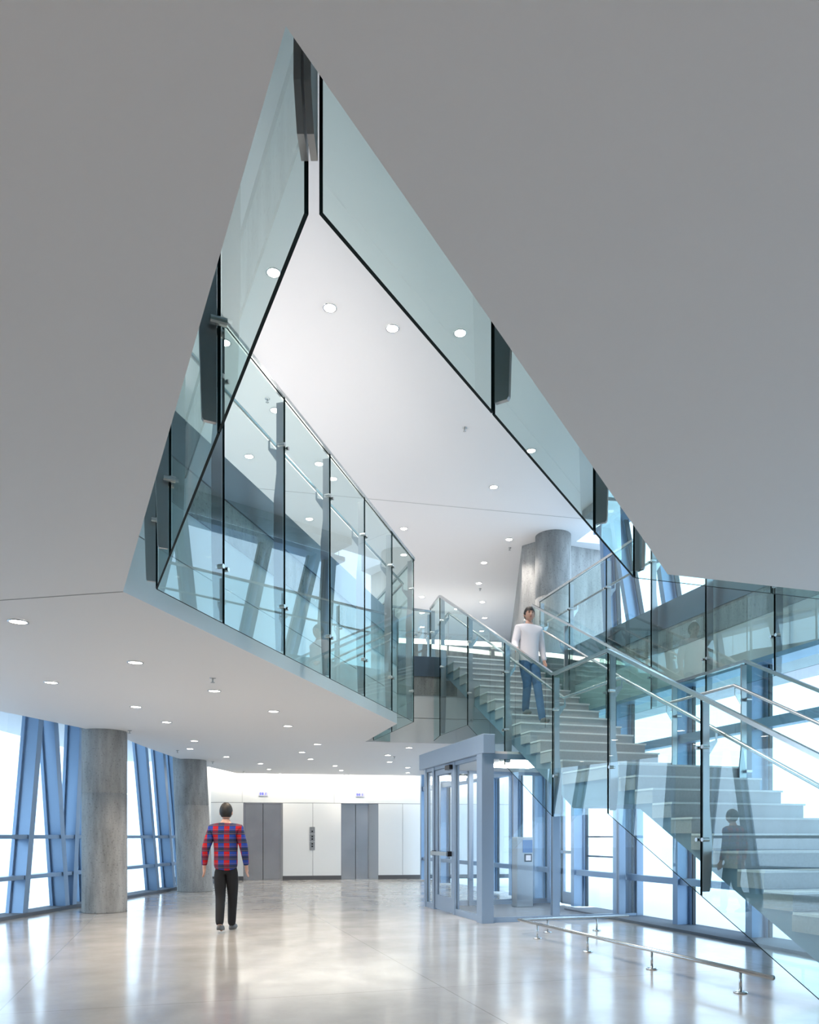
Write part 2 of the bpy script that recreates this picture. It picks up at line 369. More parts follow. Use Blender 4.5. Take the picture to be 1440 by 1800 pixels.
for i, (t0, t1) in enumerate(((TD[0], TD[1]), (TD[2], TD[3]))):
    e = thing('elevator_door', ('brushed steel lift doors closed, behind the person in the plaid shirt', 'brushed steel lift doors closed, between the call buttons and the glass vestibule')[i], 'elevator', wp((t0+t1)/2, 0), 'lift doors')
    wbox('door_jamb', t0, t0+0.05, 0, DH, -0.2, -0.002, M_DOORST, e); wbox('door_jamb', t1-(0.30 if i else 0.06), t1, 0, DH, -0.2, -0.002, M_FIN, e)
    a, b = t0+0.05, t1-(0.30 if i else 0.06); m = (a+b)/2
    wbox('door_head', t0, t1, DH-0.03, DH, -0.2, -0.002, M_DOORST, e)
    wbox('door_leaf', a, m-0.008, 0.01, DH-0.03, -0.14, -0.10, M_DOORST, e); wbox('door_leaf', m+0.008, b, 0.01, DH-0.03, -0.14, -0.10, M_DOORST, e)
    wbox('sill_plate', t0, t1, 0.0, 0.01, -0.2, 0.0, M_STEEL, e)
    wbox('door_backing', t0, t1, 0.0, DH, -0.24, -0.2, M_BLACK, e)
    c = wallt(463 if i == 0 else 633)
    s = thing('floor_indicator', ('small grey floor display above the lift doors by the plaid shirt', 'small grey floor display above the lift doors nearer the vestibule')[i], 'display', wp(c, 2.62), 'lift floor displays')
    wbox('indicator_case', c-0.14, c+0.14, 2.62, 2.745, 0.0, 0.02, M_LCD, s)
    for ch, dx in (('0', -0.085), ('0', -0.02), ('1', 0.075)):
        cu = bpy.data.curves.new('digit', 'FONT'); cu.body = ch; cu.size = 0.095; cu.align_x = 'CENTER'; cu.align_y = 'CENTER'; cu.extrude = 0.001; cu.offset = 0.003
        t = bpy.data.objects.new('digit', cu); COL.objects.link(t); t.rotation_euler = (math.pi/2, 0, math.atan2(WD.y, WD.x)); t.location = wp(c+dx, 2.6825, 0.022)
        dg = bpy.context.evaluated_depsgraph_get(); ev = t.evaluated_get(dg); em = ev.to_mesh(); mw = ev.matrix_world.copy()
        bm = bmesh.new(); bm.from_mesh(em); bmesh.ops.remove_doubles(bm, verts=bm.verts, dist=1e-5); bm.verts.index_update()
        vv = [mw @ v.co for v in bm.verts]; ff = [tuple(v.index for v in p.verts) for p in bm.faces]; bm.free(); ev.to_mesh_clear(); bpy.data.objects.remove(t)
        mk('digit', vv, ff, M_DIGIT, s)
c = wallt(549)
cp = thing('elevator_call_panel', 'column of three steel lift call plates on the white wall', 'call panel', wp(c, 0.97))
for z0, z1, bs in ((1.45, 1.66, (0.07,)), (1.21, 1.43, (0.07, 0.15)), (0.93, 1.19, (0.12, 0.2))):
    pl = wbox('call_plate', c-0.08, c+0.08, z0, z1, 0.0, 0.015, M_FIN, cp)
    for b in bs: wbox('call_button', c-0.025, c+0.025, z0+b-0.025, z0+b+0.025, 0.015, 0.022, M_BLACK, pl)
# light cove between the ceiling and the lobby wall
cv = thing('cove_light', 'warm linear light hidden in the slot above the lift wall', 'cove light', wp(5, 3.4, 0.5))
wbox('cove_tube', 0.6, 10.6, 3.50, 3.54, 0.42, 0.46, M_COVE, cv)
ar = bpy.data.lights.new('cove_lamp', 'AREA'); ar.shape = 'RECTANGLE'; ar.size = 10.0; ar.size_y = 0.08; ar.energy = 70; ar.color = (1.0, 0.94, 0.84)
al = bpy.data.objects.new('cove_lamp', ar); COL.objects.link(al); al.parent = cv
al.location = wp(5.6, 3.48, 0.40) - ORG[cv]
al.rotation_euler = (-WN - Vector((0, 0, 0.9))).to_track_quat('-Z', 'Y').to_euler()
# upper lobby: bright ledge light on the far wall
ub = struct(prism('wall_upper_lobby', [[(-6, 20.3), (2.85, 21.775), (2.85, 21.975), (-6, 20.5)]], ZF, 6.72, M_CONC))
cv2 = thing('ledge_light', 'warm linear light along the top of the upper lobby wall', 'cove light', (-1, 21.2, 6.72))
bar('ledge_tube', (-5.5, 20.50, 6.80), (2.6, 21.86, 6.80), 0.10, 0.14, M_LEDGE, cv2)

# ------------------------------------------------------------------ left glass wall, concrete columns
FL0 = Vector((-7.15, 9.0, 0)); FLD = (Vector((-6.15, 21.5, 0)) - FL0).normalized(); FLN = Vector((FLD.y, -FLD.x, 0))     # FLN points into the hall
def flt(x): k = ray(x); return (k*FL0.y - FL0.x)/(FLD.x - k*FLD.y)
def flp(t, z, out=0.0): return FL0 + FLD*t + FLN*out + Vector((0, 0, z))
w1 = thing('window_1', None, None, (0, 0, 0), kind='structure')
mull = [(-6.4, -6.2), (-4.8, -5.0), (-3.2, -3.0), (-1.0, -1.4), (0.7, 0.9), (2.3, 1.9)] + [(flt(a), flt(b)) for a, b in ((14, 43), (92, 71), (104, 117), (139, 127), (190, 178), (258, 236), (287, 268), (312, 293))] + [(12.4, 12.1)]
ZT = 3.72; FD = 0.30
for a, b in mull:
    b2 = a + (b-a)*ZT/3.35
    p, q = flp(a, 0.0, FD/2), flp(b2, ZT, FD/2)
    pl = [p + FLN*(FD/2), p - FLN*(FD/2), q - FLN*(FD/2), q + FLN*(FD/2)]
    m_ = plate('mullion', pl, FLD*0.055, M_MULL, w1)
    pl = [flp(a, 0, FD-0.002) - FLD*0.075, flp(a, 0, FD-0.002) + FLD*0.075, flp(b2, ZT, FD-0.002) + FLD*0.075, flp(b2, ZT, FD-0.002) - FLD*0.075]
    plate('mullion_cap', pl, FLN*0.006, M_MULL, m_)
    pl = [flp(a, 0, 0.04) - FLD*0.10, flp(a, 0, 0.04) + FLD*0.10, flp(b2, ZT, 0.04) + FLD*0.10, flp(b2, ZT, 0.04) - FLD*0.10]
    plate('mullion_stop', pl, FLN*0.03, M_GASK if False else M_MULL, m_)
for i in range(len(mull)-1):
    (a0, a1), (b0, b1) = mull[i], mull[i+1]
    def at(m, z): return m[0] + (m[1]-m[0])*z/3.35
    for z in (0.66, 1.35):
        ta, tb = at(mull[i], z), at(mull[i+1], z)
        if tb - ta > 0.15:
            bar('transom', flp(ta+0.05, z, 0.16), flp(tb-0.05, z, 0.16), 0.07, 0.24, M_MULL, w1, side=(0, 0, 1))
    zs = (0.05, 0.66, 1.35, ZT)
    for z0, z1 in zip(zs, zs[1:]):
        pane(w1, flp(at(mull[i], z0), z0, 0.02), flp(at(mull[i+1], z0), z0, 0.02), flp(at(mull[i+1], z1), z1, 0.02), flp(at(mull[i], z1), z1, 0.02), FLN, 0.02, M_PANE, M_GASK, 'window_pane')
bar('window_sill', flp(-6.5, 0.03, 0.15), flp(18, 0.03, 0.15), 0.42, 0.06, M_GRILLE, w1, side=FLN)
bar('window_head', flp(-6.5, 3.76, 0.1), flp(18, 3.76, 0.1), 0.5, 0.10, M_MULL, w1, side=FLN)
struct(prism('wall_left_spandrel', [[tuple(flp(-15, 0, -0.05).xy), tuple(flp(18, 0, -0.05).xy), tuple(flp(18, 0, -0.15).xy), tuple(flp(-15, 0, -0.15).xy)]], 3.76, 5.2, M_CONC))
struct(prism('wall_left_end', [[tuple(flp(12.35, 0, 0.0).xy), (-6.05, 23.4), (-6.25, 23.4), tuple(flp(12.35, 0, -0.2).xy)]], 0, 3.76, M_PANEL))
for i, (x, y, r, lean, lb) in enumerate(((-5.50, 13.85, 0.385, 0.0, 'round grey concrete column in front of the left windows, nearer one'), (-5.33, 19.1, 0.43, -0.14, 'round concrete column leaning slightly, beside the person in plaid'))):
    n = 40; v = []; f = []; prof = []
    zs = [0, 0.02, 2.12, 2.125, 2.135, 2.14, 3.745]; off = [0, 0, 0, -0.008, -0.008, 0, 0]
    for z, d in zip(zs, off):
        rr = (r + d)*(1 - (0.06 if i else 0.0)*z/3.3)
        for j in range(n):
            a = 2*math.pi*j/n; v.append((x + lean*z/3.3 + rr*math.cos(a), y + rr*math.sin(a), z))
    for k in range(len(zs)-1):
        for j in range(n): f.append((k*n+j, k*n+(j+1) % n, (k+1)*n+(j+1) % n, (k+1)*n+j))
    f.append(tuple(range(n-1, -1, -1))); f.append(tuple((len(zs)-1)*n+j for j in range(n)))
    c = mk('column', v, f, M_CONC, None, smooth=True); lab(c, lb, 'column', 'ground floor concrete columns', 'structure')

# upper left glazing added to light the upper ceiling (seen only through balustrade glass)
w4 = thing('added_window_4', None, None, (0, 0, 0), kind='structure')
for k in range(15):
    y = -2 + k*1.9; bar('mullion', (-8.6, y, ZF), (-8.6+0.3, y+0.35, ZC), 0.14, 0.3, M_MULL, w4, side=(0, 1, 0))
for z in (5.05, 7.0, 7.95): bar('transom', (-8.6, -5, z), (-8.4, 26, z), 0.12, 0.2, M_MULL, w4, side=(0, 0, 1))
for k in range(14):
    y = -2 + k*1.9; pane(w4, (-8.65, y, ZF), (-8.65, y+1.9, ZF), (-8.65, y+1.9, ZC), (-8.65, y, ZC), (1, 0, 0), 0.02, M_PANE, M_GASK, 'window_pane')

# ------------------------------------------------------------------ right glass wall, lower level
RFD = Vector((-0.303, 1.0, 0)).normalized(); RFN = Vector((-RFD.y, RFD.x, 0))    # RFN points into the hall
RF0 = Vector((facx(3.2), 3.2, 0))
def rft(x): k = ray(x); return (k*RF0.y - RF0.x)/(RFD.x - k*RFD.y)
def rfp(t, z, out=0.0): return RF0 + RFD*t + RFN*out + Vector((0, 0, z))
w2 = thing('window_2', None, None, (0, 0, 0), kind='structure')
tm = sorted([rft(x) for x in (1345, 1213, 1108, 1028, 985)] + [-8.6, -6.7, -4.8, -2.9, -0.9, 1.0, 2.9, 4.7] + [rft(958), rft(915), rft(880)+0.2, 19.5, 21.3])
TW = {}
for t in tm:
    wide = 0.34 if abs(t - rft(1108)) < 0.01 else 0.26
    m_ = bar('mullion', rfp(t, 0.04, 0.13), rfp(t, 3.62, 0.13), 0.12, wide, M_MULL, w2, side=RFD)
    bar('mullion_cap', rfp(t, 0.04, 0.03), rfp(t, 3.62, 0.03), 0.22, 0.07, M_MULL, m_, side=RFD)
    bar('gasket', rfp(t-0.12, 0.04, 0.02), rfp(t-0.12, 3.62, 0.02), 0.025, 0.05, M_GASK, m_, side=RFD)
tdoor0, tdoor1 = rft(1028), rft(985)
for a, b in zip(tm, tm[1:]):
    door = abs(a - tdoor0) < 0.01
    if not door:
        for z in (0.68, 2.81): bar('transom', rfp(a+0.06, z, 0.14), rfp(b-0.06, z, 0.14), 0.10 if z < 1 else 0.13, 0.16, M_MULL, w2, side=(0, 0, 1))
    zs = (2.81, 3.6) if door else (0.06, 0.68, 2.81, 3.6)
    for z0, z1 in zip(zs, zs[1:]): pane(w2, rfp(a, z0, 0.0), rfp(b, z0, 0.0), rfp(b, z1, 0.0), rfp(a, z1, 0.0), RFN, 0.02, M_PANE, M_GASK, 'window_pane')
for z in (0.99, 1.35): bar('glazing_bar', rfp(rft(1108)+0.12, z, 0.0), rfp(rft(1028)-0.08, z, 0.0), 0.03, 0.05, M_GASK, w2, side=(0, 0, 1))
bar('window_sill', rfp(-9.5, 0.02, 0.26), rfp(tdoor0-0.3, 0.02, 0.26), 0.66, 0.04, M_GRILLE, w2, side=RFN)
bar('window_head', rfp(-9.5, 3.62, 0.08), rfp(23, 3.62, 0.08), 0.34, 0.06, M_MULL, w2, side=RFN)
bar('head_closure', rfp(13, 3.62, 0.0), rfp(23, 3.62, 0.0), 0.34, 0.5, M_WHITE, w2, side=RFN)
# outer door leaf in the facade
dd = thing('door_1', None, None, rfp((tdoor0+tdoor1)/2, 0), kind='structure')
a, b = tdoor0+0.08, tdoor1-0.08
bar('door_stile', rfp(a+0.05, 0.02, 0), rfp(a+0.05, 2.74, 0), 0.10, 0.05, M_VEST, dd, side=RFD)
bar('door_stile', rfp(b-0.05, 0.02, 0), rfp(b-0.05, 2.74, 0), 0.10, 0.05, M_VEST, dd, side=RFD)
bar('door_rail', rfp(a+0.10, 0.14, 0), rfp(b-0.10, 0.14, 0), 0.24, 0.05, M_VEST, dd, side=(0, 0, 1))
bar('door_rail', rfp(a+0.10, 2.69, 0), rfp(b-0.10, 2.69, 0), 0.10, 0.05, M_VEST, dd, side=(0, 0, 1))
pane(dd, rfp(a+0.1, 0.26, 0), rfp(b-0.1, 0.26, 0), rfp(b-0.1, 2.64, 0), rfp(a+0.1, 2.64, 0), RFN, 0.02, M_PANE, M_GASK, 'door_pane')
bar('push_bar', rfp(a+0.02, 1.05, 0.08), rfp(b-0.06, 1.05, 0.08), 0.06, 0.05, M_STEEL, dd, side=(0, 0, 1))
bar('push_bar_end', rfp(a+0.0, 1.05, 0.06), rfp(a+0.10, 1.05, 0.06), 0.12, 0.08, M_VEST, dd, side=(0, 0, 1))

# upper right glazing with leaning mullions, behind the walkway
UF0 = Vector((upx(3.0), 3.0, 0))
def uft(x): k = ray(x); return (k*UF0.y - UF0.x)/(RFD.x - k*RFD.y)
def ufp(t, z, out=0.0): return UF0 + RFD*t + RFN*out + Vector((0, 0, z))
w3 = thing('window_3', None, None, (0, 0, 0), kind='structure')
um = [(-8.9, -8.6), (-7.0, -6.7), (-5.1, -4.8), (-3.2, -2.9), (-1.3, -1.0), (0.6, 0.9), (2.1, 2.4), (3.6, 3.9), (5.0, 5.35), (6.4, 6.8), (7.6, 8.1), (8.9, 9.5), (9.9, 9.6), (10.9, 11.5), (12.0, 12.7), (12.9, 13.1)]
um = [(a, b) for a, b in um]
ZU = 7.55
for a, b in um:
    p, q = ufp(a, ZF, 0.12), ufp(b, ZU, 0.12)
    m_ = plate('mullion', [p + RFN*0.13, p - RFN*0.13, q - RFN*0.13, q + RFN*0.13], RFD*0.06, M_MULL, w3)
    p, q = ufp(a, ZF, 0.0), ufp(b, ZU, 0.0)
    plate('mullion_cap', [p + RFD*0.12, p - RFD*0.12, q - RFD*0.12, q + RFD*0.12], RFN*0.04, M_MULL, m_)
    plate('gasket', [p - RFD*0.12, p - RFD*0.145, q - RFD*0.145, q - RFD*0.12], RFN*0.045, M_GASK, m_)
for (a0, a1), (b0, b1) in zip(um, um[1:]):
    pane(w3, ufp(a0, ZF, -0.02), ufp(b0, ZF, -0.02), ufp(b1, ZU, -0.02), ufp(a1, ZU, -0.02), RFN, 0.02, M_PANE, M_GASK, 'window_pane')
bar('window_head', ufp(-9, 7.6, 0.06), ufp(13.4, 7.6, 0.06), 0.10, 0.36, M_MULL, w3, side=(0, 0, 1))
pane(w3, ufp(-9, 7.66, 0), ufp(13.4, 7.66, 0), ufp(13.4, 7.86, 0), ufp(-9, 7.86, 0), RFN, 0.02, M_PANE, M_GASK, 'window_pane')
bar('head_beam', ufp(-9, 7.93, 0.15), ufp(13.4, 7.93, 0.15), 0.16, 0.7, M_CONC, w3, side=(0, 0, 1))
cx, cyy = 3.18, 17.0
n = 40; prof = [(0.39, ZF-0.02), (0.39, 6.6), (0.382, 6.605), (0.382, 6.615), (0.39, 6.62), (0.39, ZC)]
c = lathe('column', (cx, cyy, 0), prof, M_CONC, None, n); lab(c, 'round concrete column on the upper level above the stair head', 'column', kind='structure')
struct(prism('wall_upper_concrete', [[(2.57, 17.55), (2.9, 17.25), (4.6, 17.9), (4.6, 25.99), (3.4, 25.99)]], ZF-0.02, ZC, M_CONC))

# ------------------------------------------------------------------ the stair: steps, landing slab, sloped undersides
N1, RR1, T1 = 13, 2.25/13, 0.345
LA = 1.43
N2, RR2, T2 = 15, (ZF-2.25)/15, 0.34
def sp(a, b, z): return S0 + DU*a + DR*b + Vector((0, 0, z))
stair = thing('staircase', 'long straight stair with pale stone steps and a mid landing beside the windows', 'staircase', tuple(sp(-4.2, SW/2, 0)))
def sbox(name, a0, a1, z0, z1, mat, b0=0.0, b1=SW, parent=stair):
    v, f = boxdata(sp((a0+a1)/2, (b0+b1)/2, (z0+z1)/2), DU*(a1-a0)/2, DR*(b1-b0)/2, Vector((0, 0, (z1-z0)/2)))
    return mk(name, v, f, mat, parent)
def step(name, a0, a1, z0, z1):
    st = sbox(name, a0+0.012, a1+0.02, z0+0.004, z1-0.022, M_STEP, 0.008, SW-0.008)
    sbox('tread', a0-0.012, a1+0.004, z1-0.022, z1, M_TREAD, parent=st)
    return st
for k in range(1, N1): step('step', -(N1-k)*T1, -(N1-1-k)*T1, RR1*(k-1), RR1*k)
step('landing', 0, LA, 2.25-RR1, 2.25)
for k in range(1, N2): step('step', LA+(k-1)*T2, LA+k*T2, 2.25+RR2*(k-1), 2.25+RR2*k)
ATOP = LA + (N2-1)*T2
step('top_landing', ATOP, ATOP+0.95, ZF-RR2, ZF)
sl1, sl2 = RR1/T1, RR2/T2
def body(name, prof, mat, b0=0.03, b1=SW-0.03):
    plate(name, [sp(a, (b0+b1)/2, z) for a, z in prof], DR*((b1-b0)/2), mat, stair)
# lower carriage with stepped top hidden inside the steps
prof = [(-(N1-1)*T1, 0.0)]
for k in range(1, N1): prof += [(-(N1-k)*T1, RR1*(k-1)), (-(N1-k)*T1, RR1*k - 0.04), (-(N1-1-k)*T1, RR1*k - 0.04)]
prof = [(a+0.02, max(0.0, z)) for a, z in prof]
prof += [(0.02, 1.74), (-0.28, 1.74), (-3.55, 0.0)]
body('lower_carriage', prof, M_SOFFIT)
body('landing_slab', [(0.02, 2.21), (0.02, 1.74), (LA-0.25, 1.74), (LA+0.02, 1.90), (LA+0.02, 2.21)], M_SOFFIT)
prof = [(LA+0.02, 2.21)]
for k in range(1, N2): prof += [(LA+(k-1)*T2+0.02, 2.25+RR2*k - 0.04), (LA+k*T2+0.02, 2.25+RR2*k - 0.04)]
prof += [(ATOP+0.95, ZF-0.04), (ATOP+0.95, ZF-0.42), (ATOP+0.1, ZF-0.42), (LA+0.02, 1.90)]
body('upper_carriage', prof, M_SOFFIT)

# ------------------------------------------------------------------ glass balustrades
def cyl_between(p, q, r, n=12):
    p, q = Vector(p), Vector(q); d = (q-p).normalized(); s = d.cross(Vector((0, 0, 1)))
    s = s.normalized() if s.length > 1e-4 else Vector((1, 0, 0)); u = s.cross(d)
    v = []; f = []
    for c in (p, q):
        for j in range(n):
            a = 2*math.pi*j/n; v.append(c + s*math.cos(a)*r + u*math.sin(a)*r)
    for j in range(n): f.append((j, (j+1) % n, (j+1) % n+n, j+n))
    f.append(tuple(range(n-1, -1, -1))); f.append(tuple(range(n, 2*n)))
    return v, f
def guard(name, label, segs, posts=None, hand=0.41, rail=True, clamps=(0.52, 'low'), fin=1.0, handrail=True, group='glass balustrades'):
    """segs: list of dict(p,q,n,zb(2),zt(2),zf(2),joints=[0..1])"""
    g = thing(name, label, 'balustrade', tuple(v3(segs[0]['p'], segs[0]['zb'][0])), group)
    railpts = []; handpts = []
    for si, s in enumerate(segs):
        p, q = Vector((s['p'][0], s['p'][1], 0)), Vector((s['q'][0], s['q'][1], 0))
        d = (q-p); L = d.length; dn = d/L; n = Vector((*s['n'], 0)).normalized()
        n = (n - dn*n.dot(dn)).normalized()
        zb = lambda t: s['zb'][0] + (s['zb'][1]-s['zb'][0])*t
        zt = lambda t: s['zt'][0] + (s['zt'][1]-s['zt'][0])*t
        zf = lambda t: s['zf'][0] + (s['zf'][1]-s['zf'][0])*t
        J = s['joints']
        gap = 0.007/L
        for a, b in zip(J, J[1:]):
            a2, b2 = a+gap, b-gap
            A_, B_ = p + d*a2, p + d*b2
            pane(g, A_ + Vector((0, 0, zb(a2))), B_ + Vector((0, 0, zb(b2))), B_ + Vector((0, 0, zt(b2)-0.02)), A_ + Vector((0, 0, zt(a2)-0.02)), n, 0.014)
        PJ = s.get('posts', J)
        for t in PJ:
            c = p + d*t; b_, t_, f_ = zb(t), zt(t), zf(t)
            k = fin
            c = c + dn*(0.02 if t < 0.02 else (-0.02 if t > 0.98 else 0.0))
            lowz = max(b_ + 0.04, 0.02)
            if f_ - b_ > 0.35:
                pr = [(0.012, t_-0.05), (0.088, t_-0.05), (0.088, f_+0.25), (0.118*k, f_-0.02), (0.118*k, b_+0.42*(f_-b_)), (0.095*k, lowz+0.012), (0.085*k, lowz), (0.012, lowz)]
            else:
                pr = [(0.012, t_-0.05), (0.088, t_-0.05), (0.088, lowz), (0.012, lowz)]
            po = plate('post', [c + n*u + Vector((0, 0, z)) for u, z in pr], dn*0.011, M_FIN, g)
            if handrail:
                zh = t_ - hand
                br = [(0.075, zh-0.26), (0.088, zh-0.26), (0.186, zh-0.12), (0.186, zh-0.018), (0.168, zh-0.018), (0.168, zh-0.10), (0.088, zh-0.13), (0.075, zh-0.13)]
                plate('bracket', [c + n*u + Vector((0, 0, z)) for u, z in br], dn*0.005, M_STEEL, po)
            for cz in (t_-clamps[0], b_+0.50 if clamps[1] == 'low' else t_-clamps[1]):
                for sgn in (-1, 1):
                    if (t < 0.02 and sgn < 0) or (t > 0.98 and sgn > 0): continue
                    w = c + dn*sgn*0.045 + Vector((0, 0, cz))
                    vv, ff = cyl_between(w - n*0.028, w + n*0.05, 0.021)
                    mk('clamp', vv, ff, M_STEEL, g, smooth=False)
        railpts.append((p + Vector((0, 0, zt(0))), q + Vector((0, 0, zt(1)))))
        h0, h1 = p + n*0.177 + Vector((0, 0, zt(0)-hand)), q + n*0.177 + Vector((0, 0, zt(1)-hand))
        handpts.append((h0, h1, dn, n))
    if rail:
        for a, b in railpts: bar('top_rail', a, b, 0.045, 0.04, M_STEEL, g)
    if handrail:
        pts = []
        for i, (h0, h1, dn, n) in enumerate(handpts):
            if i == 0: pts.append(h0)
            if i < len(handpts)-1:
                k0, k1, dn2, n2 = handpts[i+1]
                cr = dn.x*dn2.y - dn.y*dn2.x
                if abs(cr) > 0.05:
                    w = k0 - h0; u = (w.x*dn2.y - w.y*dn2.x)/cr
                    pts.append(Vector((h0.x + dn.x*u, h0.y + dn.y*u, (h1.z + k0.z)/2)))
                else: pts.append((h1 + k0)/2)
            else: pts.append(h1)
        tube('handrail', pts, 0.021, M_STEEL, g)
    return g
def tp(p, q, xs):     # joints at given picture columns on the plan line p-q
    out = []
    for x in xs:
        k = ray(x); out.append((k*p[1] - p[0])/((q[0]-p[0]) - k*(q[1]-p[1])))
    return out
ZB = 3.27; ZTOP = 5.99
flr = dict(zb=(ZB, ZB), zt=(ZTOP, ZTOP), zf=(ZF, ZF))
# nearest corner of the void, to either side
P0, P1 = (-0.315, 2.36), (-1.96, 5.95)
gl = guard('glass_balustrade', 'glass balustrade on the long left edge of the ceiling void, seen from below',
      [dict(p=P0, q=P1, n=(-0.909, -0.417), joints=[0.0] + tp(P0, P1, (385, 299)) + [1.0], posts=tp(P0, P1, (385, 299)) + [0.995], **flr)], fin=0.85)
Q0, Q1, Q2 = (-0.276, 2.36), (1.665, 5.69), (5.3, 6.82)
gr = guard('glass_balustrade', 'glass balustrade on the right edge of the ceiling void, seen from below',
      [dict(p=Q0, q=Q1, n=(0.864, -0.503), joints=[0.0] + tp(Q0, Q1, (867, 1045)) + [1.0], posts=tp(Q0, Q1, (867, 1045)) + [1.0], **flr),
       dict(p=Q1, q=Q2, n=(0.3, -0.95), joints=[0.0] + tp(Q1, Q2, (1357,)) + [0.72, 1.0], posts=[0.0] + tp(Q1, Q2, (1357,)) + [0.72, 1.0], **flr)], fin=0.85)
for g_, X in ((gl, -0.322), (gr, -0.293)):      # twin end fins pointing into the sharp corner of the void
    plate('post', [(X, 2.33, ZTOP-0.05), (X, 2.26, ZTOP-0.05), (X, 2.26, 5.2), (X, 2.20, 4.9), (X, 2.20, 3.52), (X+0.004, 2.24, 3.40), (X+0.004, 2.33, 3.40)], (0.0105, 0, 0), M_FIN, g_)
G0, G1, G2 = (-1.96, 5.95), (0.07, 12.83), (-0.72, 15.30)
guard('glass_balustrade', 'long glass balustrade with six clear panes above the white ceiling wedge',
      [dict(p=G0, q=G1, n=(-0.959, 0.283), joints=[0.0] + tp(G0, G1, (393, 500, 580, 641, 689)) + [1.0], posts=tp(G0, G1, (393, 500, 580, 641, 689)) + [0.995], **flr),
       dict(p=G1, q=G2, n=(-0.95, -0.3), joints=[0.0, 0.5, 1.0], posts=[0.5, 1.0], **flr)])
# far edge of the upper floor, to the head of the stair
H0 = sp(ATOP+0.02, -0.15, 0); H1 = sp(ATOP+0.62, -0.15, 0)
guard('glass_balustrade', 'short glass balustrade crossing the far edge between stair head and white wedge',
      [dict(p=G2, q=tuple(H1.xy), n=(0.1, 1), joints=[0.0, 0.36, 0.7, 1.0], posts=[0.36, 0.7, 1.0], **flr)])
# stair, left side
def ss(a0, a1, b, zb, zt, zf, joints, n, **kw): 
    p, q = sp(a0, b, 0), sp(a1, b, 0)
    return dict(p=tuple(p.xy), q=tuple(q.xy), n=tuple(n.xy), zb=zb, zt=zt, zf=zf, joints=joints, **kw)
def stair_guard(label, b, n, a_end):
    LT, LB = 3.61, 1.63
    lo = lambda a: LT + sl1*a; bo = lambda a: max(0.02, LB + sl1*a)
    up = lambda a: LT + sl2*(a-LA); ub_ = lambda a: min(3.36, LB + sl2*(a-LA))
    a0 = -3.21; aK = LA + (3.36-LB)/sl2
    segs = [ss(-4.3, a0, b, (0.02, 0.02), (lo(-4.3), lo(a0)), (0.1, 2.25+sl1*a0), [0.15, 1.0], n, posts=[0.15, 1.0]),
            ss(a0, 0, b, (bo(a0), LB), (lo(a0), LT), (2.25+sl1*a0, 2.25), [0.0, 1-1.73/3.21, 1.0], n, posts=[1-1.73/3.21, 1.0]),
            ss(0, LA, b, (LB, LB), (LT, LT), (2.25, 2.25), [0.0, 1.0], n, posts=[1.0]),
            ss(LA, aK, b, (LB, 3.36), (LT, up(aK)), (2.25, 2.25+sl2*(aK-LA)), [0.0, 0.5, 1.0], n, posts=[0.5, 1.0]),
            ss(aK, a_end, b, (3.36, 3.36), (up(aK), up(ATOP) if a_end > ATOP-0.3 else up(a_end)), (2.25+sl2*(aK-LA), ZF), [0.0, 1.0], n, posts=[1.0])]
    return segs
segs = stair_guard('', -0.15, DR, ATOP+0.02)
segs.append(dict(p=tuple(H0.xy), q=tuple(H1.xy), n=tuple(DR.xy), zb=(3.36, ZB), zt=(6.13, 6.05), zf=(ZF, ZF), joints=[0.0, 1.0], posts=[1.0]))
guard('stair_balustrade', 'stepped glass balustrade with steel rails on the near side of the stair', segs, hand=0.32, clamps=(0.5, 1.42), group='stair balustrades')
guard('stair_balustrade', 'stepped glass balustrade with steel rails on the window side of the stair', stair_guard('', SW+0.06, -DR, ATOP+0.02), hand=0.32, clamps=(0.5, 1.42), group='stair balustrades')
# walkway along the right windows
K0 = (2.68, 15.8); K1 = (2.68+0.303*(15.8-7.0), 7.0)
guard('glass_balustrade', 'glass balustrade of the upper walkway hanging in front of the right windows',
      [dict(p=K0, q=K1, n=tuple((-RFN).xy), joints=[0.0] + tp(K0, K1, (1001, 1066, 1145, 1241, 1362)) + [1.0], posts=[0.0] + tp(K0, K1, (1001, 1066, 1145, 1241, 1362)), zb=(3.36, 3.36), zt=(6.2, 6.2), zf=(ZF, ZF))])

# ------------------------------------------------------------------ glass vestibule under the stair
V0 = Vector((1.19, 12.07, 0)); VL = 2.96; VW = 2.80; VH = 2.65
def vp(t, w, z): return V0 + DU*t + DR*w + Vector((0, 0, z))
ves = thing('entrance_vestibule', 'silver framed glass entrance vestibule with a door, tucked under the stair', 'vestibule', tuple(V0))
def vpost(t, w, s=0.09, z0=0.0, z1=VH, name='frame_post', sw=None):
    v, f = boxdata(vp(t, w, (z0+z1)/2), DU*s/2, DR*(sw or s)/2, Vector((0, 0, (z1-z0)/2))); return mk(name, v, f, M_VEST, ves)
def vrail(t0, w0, t1, w1, z, h=0.06, th=0.07, name='frame_rail'):
    return bar(name, vp(t0, w0, z), vp(t1, w1, z), th, h, M_VEST, ves)
vpost(0.0, 0.0, 0.22, sw=0.20)
for t in (1.32, 2.43, VL-0.03): vpost(t, 0.0, 0.09)
vrail(0, 0, VL, 0, VH-0.03); vrail(0.1, 0, 1.32, 0, 0.05, 0.10); vrail(2.43, 0, VL, 0, 0.05, 0.10)
